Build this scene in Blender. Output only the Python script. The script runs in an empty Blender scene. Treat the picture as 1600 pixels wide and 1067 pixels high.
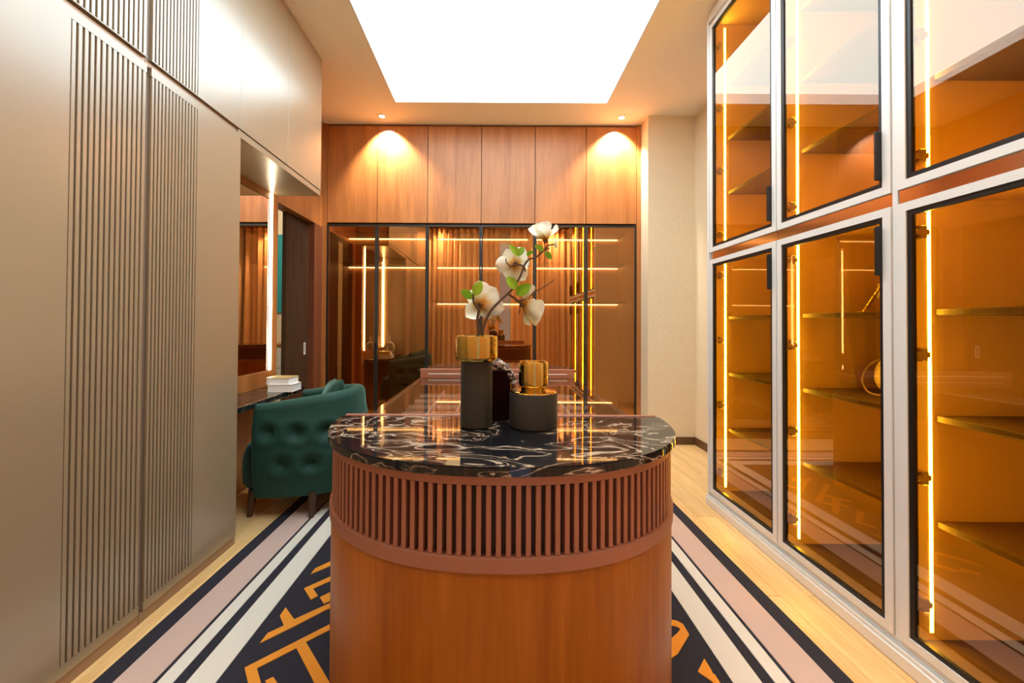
import bpy, bmesh, math, random
from mathutils import Vector, Matrix
random.seed(7)
S = bpy.context.scene
COL = S.collection
PI = math.pi
FP = 620.0            # focal length in pixels of the 1600 px frame
EYE = 1.2
CEIL = 3.32

# ------------------------------------------------------------------ camera, world, light, exposure
cam_d = bpy.data.cameras.new('camera')
cam = bpy.data.objects.new('camera', cam_d); COL.objects.link(cam)
cam_d.sensor_fit = 'HORIZONTAL'; cam_d.sensor_width = 36.0
cam_d.lens = FP / 1600 * 36
PITCH = math.radians(0.7); ROLL = math.radians(0.3)
cam_d.shift_x = 27 / 1600
cam_d.shift_y = -(27.5 + FP * math.tan(PITCH)) / 1600
cam_d.clip_start = 0.02
cam.matrix_world = Matrix.Translation((0, 0, EYE)) @ Matrix.Rotation(PI/2 + PITCH, 4, 'X') @ Matrix.Rotation(ROLL, 4, 'Z')
S.camera = cam
S.view_settings.view_transform = 'Standard'
S.view_settings.look = 'None'
S.view_settings.gamma = 1
S.view_settings.use_curve_mapping = False
S.view_settings.exposure = 0.9
w = bpy.data.worlds.new('world'); S.world = w; w.use_nodes = True
w.node_tree.nodes['Background'].inputs[0].default_value = (0.62, 0.64, 0.92, 1)
w.node_tree.nodes['Background'].inputs[1].default_value = 0.5
try:
    S.cycles.transparent_max_bounces = 24
    S.cycles.max_bounces = 10
    S.cycles.diffuse_bounces = 5
    S.cycles.glossy_bounces = 6
    S.cycles.caustics_reflective = False
    S.cycles.caustics_refractive = False
    S.cycles.sample_clamp_indirect = 6
    S.cycles.use_denoising = True
except Exception:
    pass
PANEL_L = 3.1         # radiance of the luminous ceiling
LED_L = 14.0           # radiance of the white LED profiles
WARM = (1.0, 0.72, 0.42)

def spot(name, loc, target, power, size, blend, col, radius=0.03, parent=None):
    d = bpy.data.lights.new(name, 'SPOT'); d.energy = power; d.spot_size = math.radians(size); d.spot_blend = blend
    d.color = col; d.shadow_soft_size = radius
    o = bpy.data.objects.new(name, d); COL.objects.link(o)
    q = (Vector(target) - Vector(loc)).to_track_quat('-Z', 'Y')
    o.rotation_euler = q.to_euler()
    o.location = loc
    if parent is not None:
        o.parent = parent; o.location = Vector(loc) - parent.location
    return o

# ------------------------------------------------------------------ materials
def newmat(name):
    m = bpy.data.materials.new(name); m.use_nodes = True
    n = m.node_tree.nodes; l = m.node_tree.links
    return m, n, l, n['Principled BSDF']
def sv(b, **k):
    for kk, v in k.items():
        kk = kk.replace('_', ' ')
        if kk in b.inputs:
            b.inputs[kk].default_value = v
def c4(c): return (c[0], c[1], c[2], 1)
def simple(name, col, rough=0.5, metal=0.0, bump=0.0, scale=60, var=0.0, **k):
    """colour with a little procedural mottling and relief"""
    m, n, l, b = newmat(name)
    sv(b, Base_Color=c4(col), Roughness=rough, Metallic=metal, **k)
    tc = n.new('ShaderNodeTexCoord')
    nz = n.new('ShaderNodeTexNoise'); nz.inputs['Scale'].default_value = scale; nz.inputs['Detail'].default_value = 4
    l.new(tc.outputs['Object'], nz.inputs['Vector'])
    if var:
        mx = n.new('ShaderNodeMix'); mx.data_type = 'RGBA'; mx.blend_type = 'MIX'
        l.new(nz.outputs['Fac'], mx.inputs[0])
        mx.inputs[6].default_value = c4([x * (1 - var) for x in col]); mx.inputs[7].default_value = c4([min(1, x * (1 + var)) for x in col])
        l.new(mx.outputs[2], b.inputs['Base Color'])
    if bump:
        bp = n.new('ShaderNodeBump'); bp.inputs['Strength'].default_value = bump; bp.inputs['Distance'].default_value = 0.004
        l.new(nz.outputs['Fac'], bp.inputs['Height']); l.new(bp.outputs[0], b.inputs['Normal'])
    return m
def wood(name, dark, light, rough=0.4, axis='z', stretch=14, scale=6.0, rand=0.0, fine=0.35, coat=0.0):
    m, n, l, b = newmat(name)
    sv(b, Roughness=rough, Coat_Weight=coat, Coat_Roughness=0.1)
    tc = n.new('ShaderNodeTexCoord'); mp = n.new('ShaderNodeMapping')
    sc = [scale] * 3; sc['xyz'.index(axis)] = scale / stretch
    mp.inputs['Scale'].default_value = sc
    l.new(tc.outputs['Object'], mp.inputs['Vector'])
    src = mp.outputs[0]
    oi = n.new('ShaderNodeObjectInfo')
    ad = n.new('ShaderNodeVectorMath'); ad.operation = 'ADD'
    l.new(mp.outputs[0], ad.inputs[0]); 
    mu = n.new('ShaderNodeMath'); mu.operation = 'MULTIPLY'; mu.inputs[1].default_value = 37.0
    l.new(oi.outputs['Random'], mu.inputs[0]); l.new(mu.outputs[0], ad.inputs[1]); src = ad.outputs[0]
    n1 = n.new('ShaderNodeTexNoise'); n1.inputs['Scale'].default_value = 1.6; n1.inputs['Detail'].default_value = 5; n1.inputs['Distortion'].default_value = 0.5
    l.new(src, n1.inputs['Vector'])
    n2 = n.new('ShaderNodeTexNoise'); n2.inputs['Scale'].default_value = 11; n2.inputs['Detail'].default_value = 6
    l.new(src, n2.inputs['Vector'])
    mx = n.new('ShaderNodeMix'); mx.data_type = 'FLOAT'; mx.inputs[0].default_value = fine
    l.new(n1.outputs['Fac'], mx.inputs[2]); l.new(n2.outputs['Fac'], mx.inputs[3])
    rp = n.new('ShaderNodeValToRGB'); e = rp.color_ramp.elements
    e[0].position = 0.32; e[0].color = c4(dark); e[1].position = 0.68; e[1].color = c4(light)
    l.new(mx.outputs[0], rp.inputs[0])
    out = rp.outputs[0]
    if rand:
        hs = n.new('ShaderNodeHueSaturation')
        mr = n.new('ShaderNodeMapRange'); mr.inputs[3].default_value = 1 - rand; mr.inputs[4].default_value = 1 + rand
        l.new(oi.outputs['Random'], mr.inputs[0]); l.new(mr.outputs[0], hs.inputs['Value']); l.new(out, hs.inputs['Color']); out = hs.outputs[0]
    l.new(out, b.inputs['Base Color'])
    bp = n.new('ShaderNodeBump'); bp.inputs['Strength'].default_value = 0.05; bp.inputs['Distance'].default_value = 0.002
    l.new(n2.outputs['Fac'], bp.inputs['Height']); l.new(bp.outputs[0], b.inputs['Normal'])
    return m
def emit(name, col, s):
    m, n, l, b = newmat(name)
    n.remove(b); e = n.new('ShaderNodeEmission'); e.inputs[0].default_value = c4(col); e.inputs[1].default_value = s
    l.new(e.outputs[0], n['Material Output'].inputs[0]); return m
def glass(name, tint, r0, refl, power=5.0):
    """tinted coated glass: straight-through transmission plus a mirror layer on the outer side of each pane"""
    m, n, l, b = newmat(name); n.remove(b)
    tr = n.new('ShaderNodeBsdfTransparent'); tr.inputs[0].default_value = c4([x ** 0.5 for x in tint])
    gl = n.new('ShaderNodeBsdfGlossy'); gl.inputs['Color'].default_value = c4(refl); gl.inputs['Roughness'].default_value = 0.0
    lw = n.new('ShaderNodeLayerWeight'); lw.inputs[0].default_value = 0.5
    pw = n.new('ShaderNodeMath'); pw.operation = 'POWER'; pw.inputs[1].default_value = power
    l.new(lw.outputs['Facing'], pw.inputs[0])
    ma = n.new('ShaderNodeMath'); ma.operation = 'MULTIPLY_ADD'; ma.inputs[1].default_value = 1 - r0; ma.inputs[2].default_value = r0
    l.new(pw.outputs[0], ma.inputs[0])
    ge = n.new('ShaderNodeNewGeometry')
    iv = n.new('ShaderNodeMath'); iv.operation = 'SUBTRACT'; iv.inputs[0].default_value = 1.0
    l.new(ge.outputs['Backfacing'], iv.inputs[1])
    mu = n.new('ShaderNodeMath'); mu.operation = 'MULTIPLY'
    l.new(ma.outputs[0], mu.inputs[0]); l.new(iv.outputs[0], mu.inputs[1])
    mx = n.new('ShaderNodeMixShader'); l.new(mu.outputs[0], mx.inputs[0]); l.new(tr.outputs[0], mx.inputs[1]); l.new(gl.outputs[0], mx.inputs[2])
    l.new(mx.outputs[0], n['Material Output'].inputs[0]); return m
def marble(name):
    m, n, l, b = newmat(name)
    sv(b, Roughness=0.035, IOR=1.55)
    tc = n.new('ShaderNodeTexCoord'); mp = n.new('ShaderNodeMapping'); mp.inputs['Scale'].default_value = (2.2, 4.6, 5.0); mp.inputs['Rotation'].default_value = (0, 0, 0.3)
    l.new(tc.outputs['Object'], mp.inputs['Vector'])
    d = n.new('ShaderNodeTexNoise'); d.inputs['Scale'].default_value = 1.1; d.inputs['Detail'].default_value = 2
    l.new(mp.outputs[0], d.inputs['Vector'])
    ad = n.new('ShaderNodeMix'); ad.data_type = 'RGBA'; ad.blend_type = 'ADD'; ad.clamp_factor = False; ad.inputs[0].default_value = 1.7
    l.new(mp.outputs[0], ad.inputs[6]); l.new(d.outputs['Color'], ad.inputs[7])
    v = n.new('ShaderNodeTexNoise'); v.inputs['Scale'].default_value = 1.7; v.inputs['Detail'].default_value = 5; v.inputs['Roughness'].default_value = 0.5; v.inputs['Distortion'].default_value = 0.9
    l.new(ad.outputs[2], v.inputs['Vector'])
    # where veins are strong, and where the ground stays plain
    a = n.new('ShaderNodeTexNoise'); a.inputs['Scale'].default_value = 1.0; a.inputs['Detail'].default_value = 3
    l.new(mp.outputs[0], a.inputs['Vector'])
    mk = n.new('ShaderNodeMapRange'); mk.inputs[1].default_value = 0.33; mk.inputs[2].default_value = 0.58
    l.new(a.outputs['Fac'], mk.inputs[0])
    rp = n.new('ShaderNodeValToRGB'); cr = rp.color_ramp
    cr.elements[0].position = 0.0; cr.elements[0].color = (0, 0, 0, 1); cr.elements[1].position = 1.0; cr.elements[1].color = (0, 0, 0, 1)
    for p, c in ((0.472, 0.0), (0.494, 0.25), (0.503, 1.0), (0.512, 0.2), (0.53, 0.02), (0.588, 0.0), (0.606, 0.8), (0.624, 0.4), (0.645, 0.0)):
        e = cr.elements.new(p); e.color = (c, c, c, 1)
    l.new(v.outputs['Fac'], rp.inputs[0])
    mu = n.new('ShaderNodeMath'); mu.operation = 'MULTIPLY'; l.new(rp.outputs[0], mu.inputs[0]); l.new(mk.outputs[0], mu.inputs[1])
    cl = n.new('ShaderNodeValToRGB'); e = cl.color_ramp.elements
    e[0].position = 0.0; e[0].color = (0.010, 0.010, 0.012, 1); e[1].position = 0.98; e[1].color = (0.68, 0.56, 0.41, 1)
    x = cl.color_ramp.elements.new(0.3); x.color = (0.12, 0.085, 0.06, 1)
    l.new(mu.outputs[0], cl.inputs[0]); l.new(cl.outputs[0], b.inputs['Base Color'])
    return m

M = {}
M['champagne'] = simple('champagne_lacquer', (0.355, 0.27, 0.165), 0.36, 0.0, scale=300, var=0.03, Specular_IOR_Level=0.7, Coat_Weight=1.0, Coat_Roughness=0.24, Coat_IOR=1.7)
M['champagne_dark'] = simple('bronze_groove', (0.23, 0.165, 0.115), 0.5, 0.1, var=0.03)
M['bronze_edge'] = simple('bronze_edge', (0.36, 0.235, 0.15), 0.35, 0.4)
M['walnut'] = wood('walnut_veneer', (0.31, 0.108, 0.028), (0.50, 0.205, 0.058), 0.38, 'z', 16, 7)
M['island_wood'] = wood('island_veneer', (0.29, 0.078, 0.003), (0.47, 0.15, 0.008), 0.36, 'z', 16, 7)
M['dark_wood'] = wood('smoked_oak', (0.040, 0.018, 0.008), (0.095, 0.046, 0.022), 0.65, 'z', 30, 16)
M['red_wood'] = wood('red_brown_jamb', (0.12, 0.035, 0.015), (0.20, 0.065, 0.03), 0.4, 'z', 20, 9)
M['inner'] = simple('wardrobe_interior', (0.34, 0.15, 0.055), 0.55, bump=0.05, scale=120, var=0.05)
M['inner_tan'] = simple('cabinet_interior', (0.70, 0.45, 0.26), 0.6, bump=0.05, scale=120, var=0.04)
M['shelf'] = wood('shelf_brown', (0.055, 0.024, 0.010), (0.10, 0.045, 0.02), 0.6, 'y', 12, 8)
M['oak'] = wood('honey_oak', (0.72, 0.42, 0.15), (0.90, 0.63, 0.30), 0.38, 'y', 12, 9, rand=0.10, fine=0.4)
M['oak_base'] = simple('floor_joint', (0.30, 0.15, 0.05), 0.7, var=0.1)
M['ceiling'] = simple('ceiling_paint', (0.97, 0.92, 0.83), 0.8, bump=0.02, scale=200)
M['lip'] = simple('coffer_lip', (0.86, 0.86, 0.86), 0.5, bump=0.01)
M['plaster'] = simple('beige_wallpaper', (0.80, 0.67, 0.47), 0.75, bump=0.35, scale=38, var=0.09)
M['wall'] = simple('warm_wall_paint', (0.66, 0.52, 0.38), 0.8, bump=0.05, scale=90, var=0.03)
M['base'] = simple('dark_skirting', (0.13, 0.065, 0.025), 0.45, var=0.05)
M['alu'] = simple('white_aluminium', (0.84, 0.83, 0.78), 0.34, 0.1, scale=200, var=0.02)
M['black'] = simple('black_metal', (0.012, 0.011, 0.011), 0.38, 0.3, var=0.05)
M['brown_frame'] = simple('bronze_black_frame', (0.020, 0.019, 0.017), 0.4, 0.3, var=0.05)
M['copper'] = simple('copper_lacquer', (0.40, 0.165, 0.10), 0.42, 0.35, var=0.03, scale=150)
M['slot'] = simple('slot_backing', (0.075, 0.030, 0.020), 0.6, var=0.05)
M['gold'] = simple('polished_gold', (0.66, 0.44, 0.11), 0.07, 1.0)
M['vase'] = simple('charcoal_ceramic', (0.030, 0.026, 0.019), 0.62, bump=0.05, scale=180, var=0.06)
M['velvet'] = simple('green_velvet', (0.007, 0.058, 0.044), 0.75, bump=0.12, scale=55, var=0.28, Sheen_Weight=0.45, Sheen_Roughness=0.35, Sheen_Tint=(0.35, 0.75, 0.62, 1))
M['velvet_shaded'] = simple('shaded_seat_velvet', (0.006, 0.030, 0.024), 0.75, bump=0.1, var=0.2, Sheen_Weight=0.4, Sheen_Tint=(0.3, 0.7, 0.6, 1))  # same green velvet, with the shade on the seat put into its colour
M['leg'] = wood('chair_leg_walnut', (0.05, 0.02, 0.01), (0.10, 0.042, 0.022), 0.4, 'z', 8, 20)
M['navy'] = simple('rug_navy', (0.017, 0.016, 0.026), 0.95, bump=0.5, scale=420, var=0.35)
M['pink'] = simple('rug_blush', (0.58, 0.42, 0.35), 0.95, bump=0.4, scale=420, var=0.06)
M['ivory'] = simple('rug_ivory', (0.72, 0.67, 0.57), 0.95, bump=0.4, scale=420, var=0.05)
M['orange'] = simple('rug_orange', (0.80, 0.30, 0.025), 0.95, bump=0.4, scale=420, var=0.10)
M['mirror'] = simple('mirror', (0.86, 0.80, 0.72), 0.0, 1.0)
M['bronze_mirror'] = simple('bronze_mirror_strip', (0.82, 0.58, 0.44), 0.12, 1.0)
M['amber'] = glass('amber_glass', (0.84, 0.47, 0.018), 0.15, (1.0, 0.84, 0.70))
M['bronze_glass'] = glass('bronze_glass', (0.66, 0.38, 0.12), 0.50, (0.98, 0.54, 0.23))
M['clear'] = glass('clear_glass', (0.86, 0.86, 0.84), 0.10, (1.0, 0.98, 0.95), 3.4)
M['pane'] = glass('window_glass', (0.9, 0.93, 0.95), 0.06, (1, 1, 1))
M['marble'] = marble('black_gold_marble')
M['panel_light'] = emit('luminous_ceiling', (0.83, 0.95, 1.0), PANEL_L)
M['led'] = emit('led_white', (1.0, 0.84, 0.56), LED_L)
M['led_cabinet'] = emit('led_cabinet', (1.0, 0.92, 0.86), 50.0)
M['led_shelf'] = emit('led_shelf', (1.0, 0.90, 0.78), 11.0)
M['lamp'] = emit('lamp_face', (1.0, 0.85, 0.65), 6.0)
M['petal'] = None
M['leaf'] = simple('leaf_green', (0.32, 0.56, 0.02), 0.45, bump=0.1, scale=90, var=0.15)
M['twig'] = simple('twig_bark', (0.12, 0.065, 0.035), 0.8, bump=0.6, scale=160, var=0.3)
M['paper'] = simple('page_paper', (0.86, 0.84, 0.84), 0.7, bump=0.1, scale=300)
M['cover_white'] = simple('white_cover', (0.84, 0.82, 0.80), 0.4)
M['cover_gold'] = simple('gold_cover', (0.70, 0.52, 0.20), 0.35, 0.3, var=0.15, scale=30)
M['maroon'] = simple('maroon_velvet', (0.022, 0.001, 0.002), 0.8, bump=0.1, Specular_IOR_Level=0.15)
M['mustard'] = simple('mustard_leather', (0.60, 0.27, 0.02), 0.4, bump=0.1)
M['taupe'] = simple('taupe_leather', (0.34, 0.24, 0.17), 0.45, bump=0.15, scale=140)
M['cream_leather'] = simple('cream_leather', (0.70, 0.56, 0.40), 0.45, bump=0.15, scale=140)
M['chain'] = simple('gold_chain', (0.75, 0.50, 0.18), 0.2, 1.0)
M['curtain'] = simple('gold_curtain', (0.80, 0.54, 0.30), 0.42, bump=0.1, scale=200, var=0.10, Sheen_Weight=0.3)
M['teal'] = simple('teal_wall', (0.02, 0.30, 0.32), 0.7, var=0.05)
M['white'] = simple('white_lacquer', (0.80, 0.78, 0.75), 0.4)
M['leather_tray'] = simple('tray_suede', (0.07, 0.04, 0.028), 0.8, bump=0.2, scale=220, var=0.1)
M['divider'] = simple('tray_divider', (0.85, 0.74, 0.64), 0.35, 0.0)

M['island_wood'].node_tree.nodes['Principled BSDF'].inputs['Specular IOR Level'].default_value = 0.25
M['dark_wood'].node_tree.nodes['Principled BSDF'].inputs['Specular IOR Level'].default_value = 0.2
def petal_mat():
    m, n, l, b = newmat('magnolia_petal')
    sv(b, Roughness=0.5, Subsurface_Weight=0.0)
    tc = n.new('ShaderNodeTexCoord'); sp = n.new('ShaderNodeSeparateXYZ'); l.new(tc.outputs['Object'], sp.inputs[0])
    mr = n.new('ShaderNodeMapRange'); mr.inputs[1].default_value = 0.0; mr.inputs[2].default_value = 0.06
    l.new(sp.outputs['Y'], mr.inputs[0])
    rp = n.new('ShaderNodeValToRGB'); e = rp.color_ramp.elements
    e[0].position = 0.12; e[0].color = (0.85, 0.48, 0.05, 1); e[1].position = 0.55; e[1].color = (0.99, 0.98, 0.90, 1)
    x = rp.color_ramp.elements.new(0.28); x.color = (0.92, 0.76, 0.42, 1)
    l.new(mr.outputs[0], rp.inputs[0]); l.new(rp.outputs[0], b.inputs['Base Color'])
    t = n.new('ShaderNodeBsdfTranslucent'); l.new(rp.outputs[0], t.inputs[0])
    mx = n.new('ShaderNodeMixShader'); mx.inputs[0].default_value = 0.5
    l.new(b.outputs[0], mx.inputs[1]); l.new(t.outputs[0], mx.inputs[2]); l.new(mx.outputs[0], n['Material Output'].inputs[0])
    return m
M['petal'] = petal_mat()
def scarf_mat():
    m, n, l, b = newmat('snake_print_scarf'); sv(b, Roughness=0.5)
    tc = n.new('ShaderNodeTexCoord'); v = n.new('ShaderNodeTexVoronoi'); v.inputs['Scale'].default_value = 110
    l.new(tc.outputs['Object'], v.inputs['Vector'])
    nz = n.new('ShaderNodeTexNoise'); nz.inputs['Scale'].default_value = 60; l.new(tc.outputs['Object'], nz.inputs['Vector'])
    ad = n.new('ShaderNodeMath'); ad.operation = 'MULTIPLY_ADD'; ad.inputs[1].default_value = 0.9; l.new(v.outputs['Distance'], ad.inputs[0]); l.new(nz.outputs['Fac'], ad.inputs[2])
    rp = n.new('ShaderNodeValToRGB'); e = rp.color_ramp.elements
    e[0].position = 0.96; e[0].color = (0.88, 0.82, 0.75, 1); e[1].position = 1.0; e[1].color = (0.10, 0.05, 0.04, 1)
    l.new(ad.outputs[0], rp.inputs[0]); l.new(rp.outputs[0], b.inputs['Base Color']); return m
M['scarf'] = scarf_mat()

# ------------------------------------------------------------------ mesh helpers
def bbox_(bm, x0, x1, y0, y1, z0, z1, bev=0.0, seg=1):
    vs = [bm.verts.new(p) for p in ((x0,y0,z0),(x1,y0,z0),(x1,y1,z0),(x0,y1,z0),(x0,y0,z1),(x1,y0,z1),(x1,y1,z1),(x0,y1,z1))]
    fs = [bm.faces.new([vs[i] for i in f]) for f in ((0,3,2,1),(4,5,6,7),(0,1,5,4),(1,2,6,5),(2,3,7,6),(3,0,4,7))]
    if bev:
        es = list({e for f in fs for e in f.edges})
        bmesh.ops.bevel(bm, geom=es, offset=bev, segments=seg, affect='EDGES', profile=0.5)
    return bm
def box(x0, x1, y0, y1, z0, z1, bev=0.0, seg=1):
    return bbox_(bmesh.new(), min(x0,x1), max(x0,x1), min(y0,y1), max(y0,y1), min(z0,z1), max(z0,z1), bev, seg)
def prism(poly, z0, z1, plane='xy', bm=None):
    """extrude a 2D outline; plane xy -> along z, yz -> along x (z0,z1 are then x), xz -> along y"""
    bm = bm or bmesh.new()
    def P(a, b, h):
        return {'xy': (a, b, h), 'yz': (h, a, b), 'xz': (a, h, b)}[plane]
    lo = [bm.verts.new(P(a, b, z0)) for a, b in poly]; hi = [bm.verts.new(P(a, b, z1)) for a, b in poly]
    k = len(poly)
    bm.faces.new(lo); bm.faces.new(hi)
    for i in range(k):
        bm.faces.new((lo[i], lo[(i+1) % k], hi[(i+1) % k], hi[i]))
    bmesh.ops.recalc_face_normals(bm, faces=bm.faces[:])
    return bm
def ring(a0, a1, b0, b1, wa, wb, h0, h1, plane):
    """rectangular frame (hole inside) as one closed mesh; plane as in prism"""
    bm = bmesh.new()
    def P(a, b, h):
        return {'xy': (a, b, h), 'yz': (h, a, b), 'xz': (a, h, b)}[plane]
    wbb = wb if isinstance(wb, tuple) else (wb, wb); waa = wa if isinstance(wa, tuple) else (wa, wa)
    out = [(a0,b0),(a1,b0),(a1,b1),(a0,b1)]; inn = [(a0+waa[0],b0+wbb[0]),(a1-waa[1],b0+wbb[0]),(a1-waa[1],b1-wbb[1]),(a0+waa[0],b1-wbb[1])]
    V = {}
    for nme, pts in (('o', out), ('i', inn)):
        for k, h in enumerate((h0, h1)):
            V[nme, k] = [bm.verts.new(P(a, b, h)) for a, b in pts]
    for i in range(4):
        j = (i + 1) % 4
        bm.faces.new((V['o',0][i], V['o',0][j], V['o',1][j], V['o',1][i]))
        bm.faces.new((V['i',0][i], V['i',0][j], V['i',1][j], V['i',1][i]))
        for k in (0, 1):
            bm.faces.new((V['o',k][i], V['o',k][j], V['i',k][j], V['i',k][i]))
    bmesh.ops.recalc_face_normals(bm, faces=bm.faces[:])
    return bm
def lathe(profile, seg=48, cx=0, cy=0, bm=None, closed=False):
    bm = bm or bmesh.new(); rings = []
    for r, z in profile:
        if r < 1e-5: rings.append([bm.verts.new((cx, cy, z))])
        else: rings.append([bm.verts.new((cx + r*math.cos(2*PI*k/seg), cy + r*math.sin(2*PI*k/seg), z)) for k in range(seg)])
    pairs = list(zip(rings, rings[1:])) + ([(rings[-1], rings[0])] if closed else [])
    for a, b in pairs:
        for k in range(seg):
            j = (k + 1) % seg
            if len(a) == 1 and len(b) == 1: continue
            if len(a) == 1: bm.faces.new((a[0], b[k], b[j]))
            elif len(b) == 1: bm.faces.new((a[k], a[j], b[0]))
            else: bm.faces.new((a[k], a[j], b[j], b[k]))
    bmesh.ops.recalc_face_normals(bm, faces=bm.faces[:])
    return bm
def tube(pts, radii, seg=8, bm=None, cap=True, closed=False):
    bm = bm or bmesh.new(); pts = [Vector(p) for p in pts]
    if not hasattr(radii, '__len__'): radii = [radii] * len(pts)
    rings = []; up = Vector((0.13, 0.31, 0.94)).normalized(); n = len(pts)
    for i, p in enumerate(pts):
        if closed: t = pts[(i+1) % n] - pts[i-1]
        else: t = (pts[min(i+1, n-1)] - pts[max(i-1, 0)])
        t.normalize(); u = t.cross(up)
        if u.length < 1e-3: u = t.cross(Vector((1, 0, 0)))
        u.normalize(); v = t.cross(u)
        rings.append([bm.verts.new(p + (u*math.cos(2*PI*k/seg) + v*math.sin(2*PI*k/seg)) * radii[i]) for k in range(seg)])
    for a, b in list(zip(rings, rings[1:])) + ([(rings[-1], rings[0])] if closed else []):
        for k in range(seg):
            j = (k + 1) % seg; bm.faces.new((a[k], a[j], b[j], b[k]))
    if cap and not closed:
        bm.faces.new(rings[0]); bm.faces.new(rings[-1])
    bmesh.ops.recalc_face_normals(bm, faces=bm.faces[:])
    return bm
def spline(pts, n=6):
    pts = [Vector(p) for p in pts]; out = []
    P = [pts[0]] + pts + [pts[-1]]
    for i in range(1, len(P) - 2):
        for k in range(n):
            t = k / n; a, b, c, d = P[i-1], P[i], P[i+1], P[i+2]
            out.append(0.5 * ((2*b) + (c-a)*t + (2*a-5*b+4*c-d)*t*t + (3*b-a-3*c+d)*t**3))
    out.append(pts[-1]); return out
def mesh_of(name, bm, mat, smooth=False):
    me = bpy.data.meshes.new(name); bm.to_mesh(me); bm.free(); me.materials.append(mat)
    if smooth:
        me.polygons.foreach_set('use_smooth', [True] * len(me.polygons))
        try: me.set_sharp_from_angle(angle=math.radians(40))
        except Exception: pass
    return me
def obj(name, bm, mat, parent=None, local=False, smooth=False, label=None):
    """world-space bmesh -> object (child of parent). Top level: origin moved to the base centre."""
    if isinstance(mat, str): mat = M[mat]
    if parent is None and not local:
        xs = [v.co for v in bm.verts]
        o0 = Vector(((min(v.x for v in xs)+max(v.x for v in xs))/2, (min(v.y for v in xs)+max(v.y for v in xs))/2, min(v.z for v in xs)))
        bmesh.ops.translate(bm, verts=bm.verts[:], vec=-o0)
    o = bpy.data.objects.new(name, mesh_of(name, bm, mat, smooth)); COL.objects.link(o)
    if parent is None:
        if not local: o.location = o0
    else:
        o.parent = parent
        if not local:
            b = Vector((0, 0, 0)); q = parent
            while q is not None:
                b += q.location; q = q.parent
            o.location = -b
    if label: o['label'] = label
    return o
def inst(name, me, parent, loc, rz=0.0, rot=None):
    o = bpy.data.objects.new(name, me); COL.objects.link(o); o.parent = parent
    b = Vector((0, 0, 0)); q = parent
    while q is not None:
        b += q.location; q = q.parent
    o.location = Vector(loc) - b
    o.rotation_euler = rot or (0, 0, rz)
    return o
def thing(name, label, cat, loc=(0, 0, 0), group=None, rz=0):
    o = bpy.data.objects.new(name, None); COL.objects.link(o); o.location = loc; o.rotation_euler = (0, 0, rz)
    o.empty_display_size = 0.1
    return tag(o, label, cat, group)
def tag(o, label, cat, group=None):
    o['label'] = label; o['category'] = cat
    if group: o['group'] = group
    return o
def struct(name, bm, mat, parent=None, label=None):
    o = obj(name, bm, mat, parent)
    if parent is None: o['kind'] = 'structure'
    if label: o['label'] = label
    return o

# ------------------------------------------------------------------ room shell
BACK = 4.2; REAR = -0.40; XL = -1.85; XR = 2.02
floor = struct('floor', box(XL-0.1, XR+0.1, REAR-0.1, 4.85, -0.12, -0.014), 'oak_base', label='honey oak plank floor running towards the glazed wardrobe')
PW = 0.125; PLN = 1.45
def plank_mesh(lg):
    return mesh_of('plank', box(-PW/2+0.0008, PW/2-0.0008, 0.0015, lg-0.0015, -0.014, 0.0, 0.0015), M['oak'])
pm_full, pm_half = plank_mesh(PLN), plank_mesh(PLN/2)
nx = int((XR - XL) / PW)
for i in range(nx + 1):
    x = XL + PW * (i + 0.5)
    if x + PW/2 > XR + 0.07: break
    y = REAR; first = i % 2 == 0
    while y < BACK - 0.05:
        lg = PLN/2 if first else PLN
        if y + lg > BACK + 0.02: lg = PLN/2
        first = False
        inst('plank', pm_full if lg == PLN else pm_half, floor, (x, y, 0)); y += lg
# ceiling with a rectangular coffer
CX0, CX1, CY0, CY1 = -0.972, 1.075, 0.16, 3.785
ceil = struct('ceiling', ring(XL-0.1, XR+0.1, REAR-0.1, 4.85, (CX0-(XL-0.1), XR+0.1-CX1), (CY0-(REAR-0.1), 4.85-CY1), CEIL, CEIL+0.10, 'xy'), 'ceiling', label='warm beige ceiling around the luminous recess')
obj('coffer_lip', ring(CX0, CX1, CY0, CY1, 0.012, 0.012, CEIL-0.002, CEIL+0.095, 'xy'), 'lip', ceil)
lum = tag(obj('luminous_panel', box(CX0+0.002, CX1-0.002, CY0+0.002, CY1-0.002, CEIL+0.096, CEIL+0.12), 'panel_light'),
          'large white luminous ceiling panel glowing inside the ceiling recess', 'ceiling light')
# left wall with the sliding-door opening (3.33 - 4.0)
OP0, OP1, OPH = 3.33, 4.01, 2.216
wl = struct('wall_left', box(XL-0.1, XL, REAR-0.1, OP0-0.14, 0, CEIL), 'wall')
struct('trim_1', box(XL-0.1, XL+0.02, OP0-0.14, BACK, OPH, CEIL), 'walnut', label='walnut veneer panel above the sliding door')
struct('trim_2', box(XL-0.1, XL+0.02, OP0-0.14, OP0-0.03, 0, OPH), 'walnut', label='narrow walnut jamb beside the mirror light')
struct('trim_3', box(XL-0.1, XL+0.022, OP0-0.03, OP0, 0, OPH), 'dark_wood', label='dark edge of the door opening')
struct('trim_4', box(XL-0.1, XL+0.02, OP1, BACK, 0, OPH), 'red_wood', label='red-brown door jamb beside the glass wardrobe')
d1 = struct('door_1', box(XL-0.085, XL-0.045, 3.60, 4.25, 0.01, OPH-0.005), 'dark_wood', label='dark ribbed sliding door, partly open')
rib = mesh_of('rib', box(-0.003, 0.003, -0.006, 0.006, 0.02, OPH-0.02, 0.0015), M['dark_wood'])
for k in range(22):
    inst('rib', rib, d1, (XL-0.044, 3.615 + k*0.0185, 0))
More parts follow.
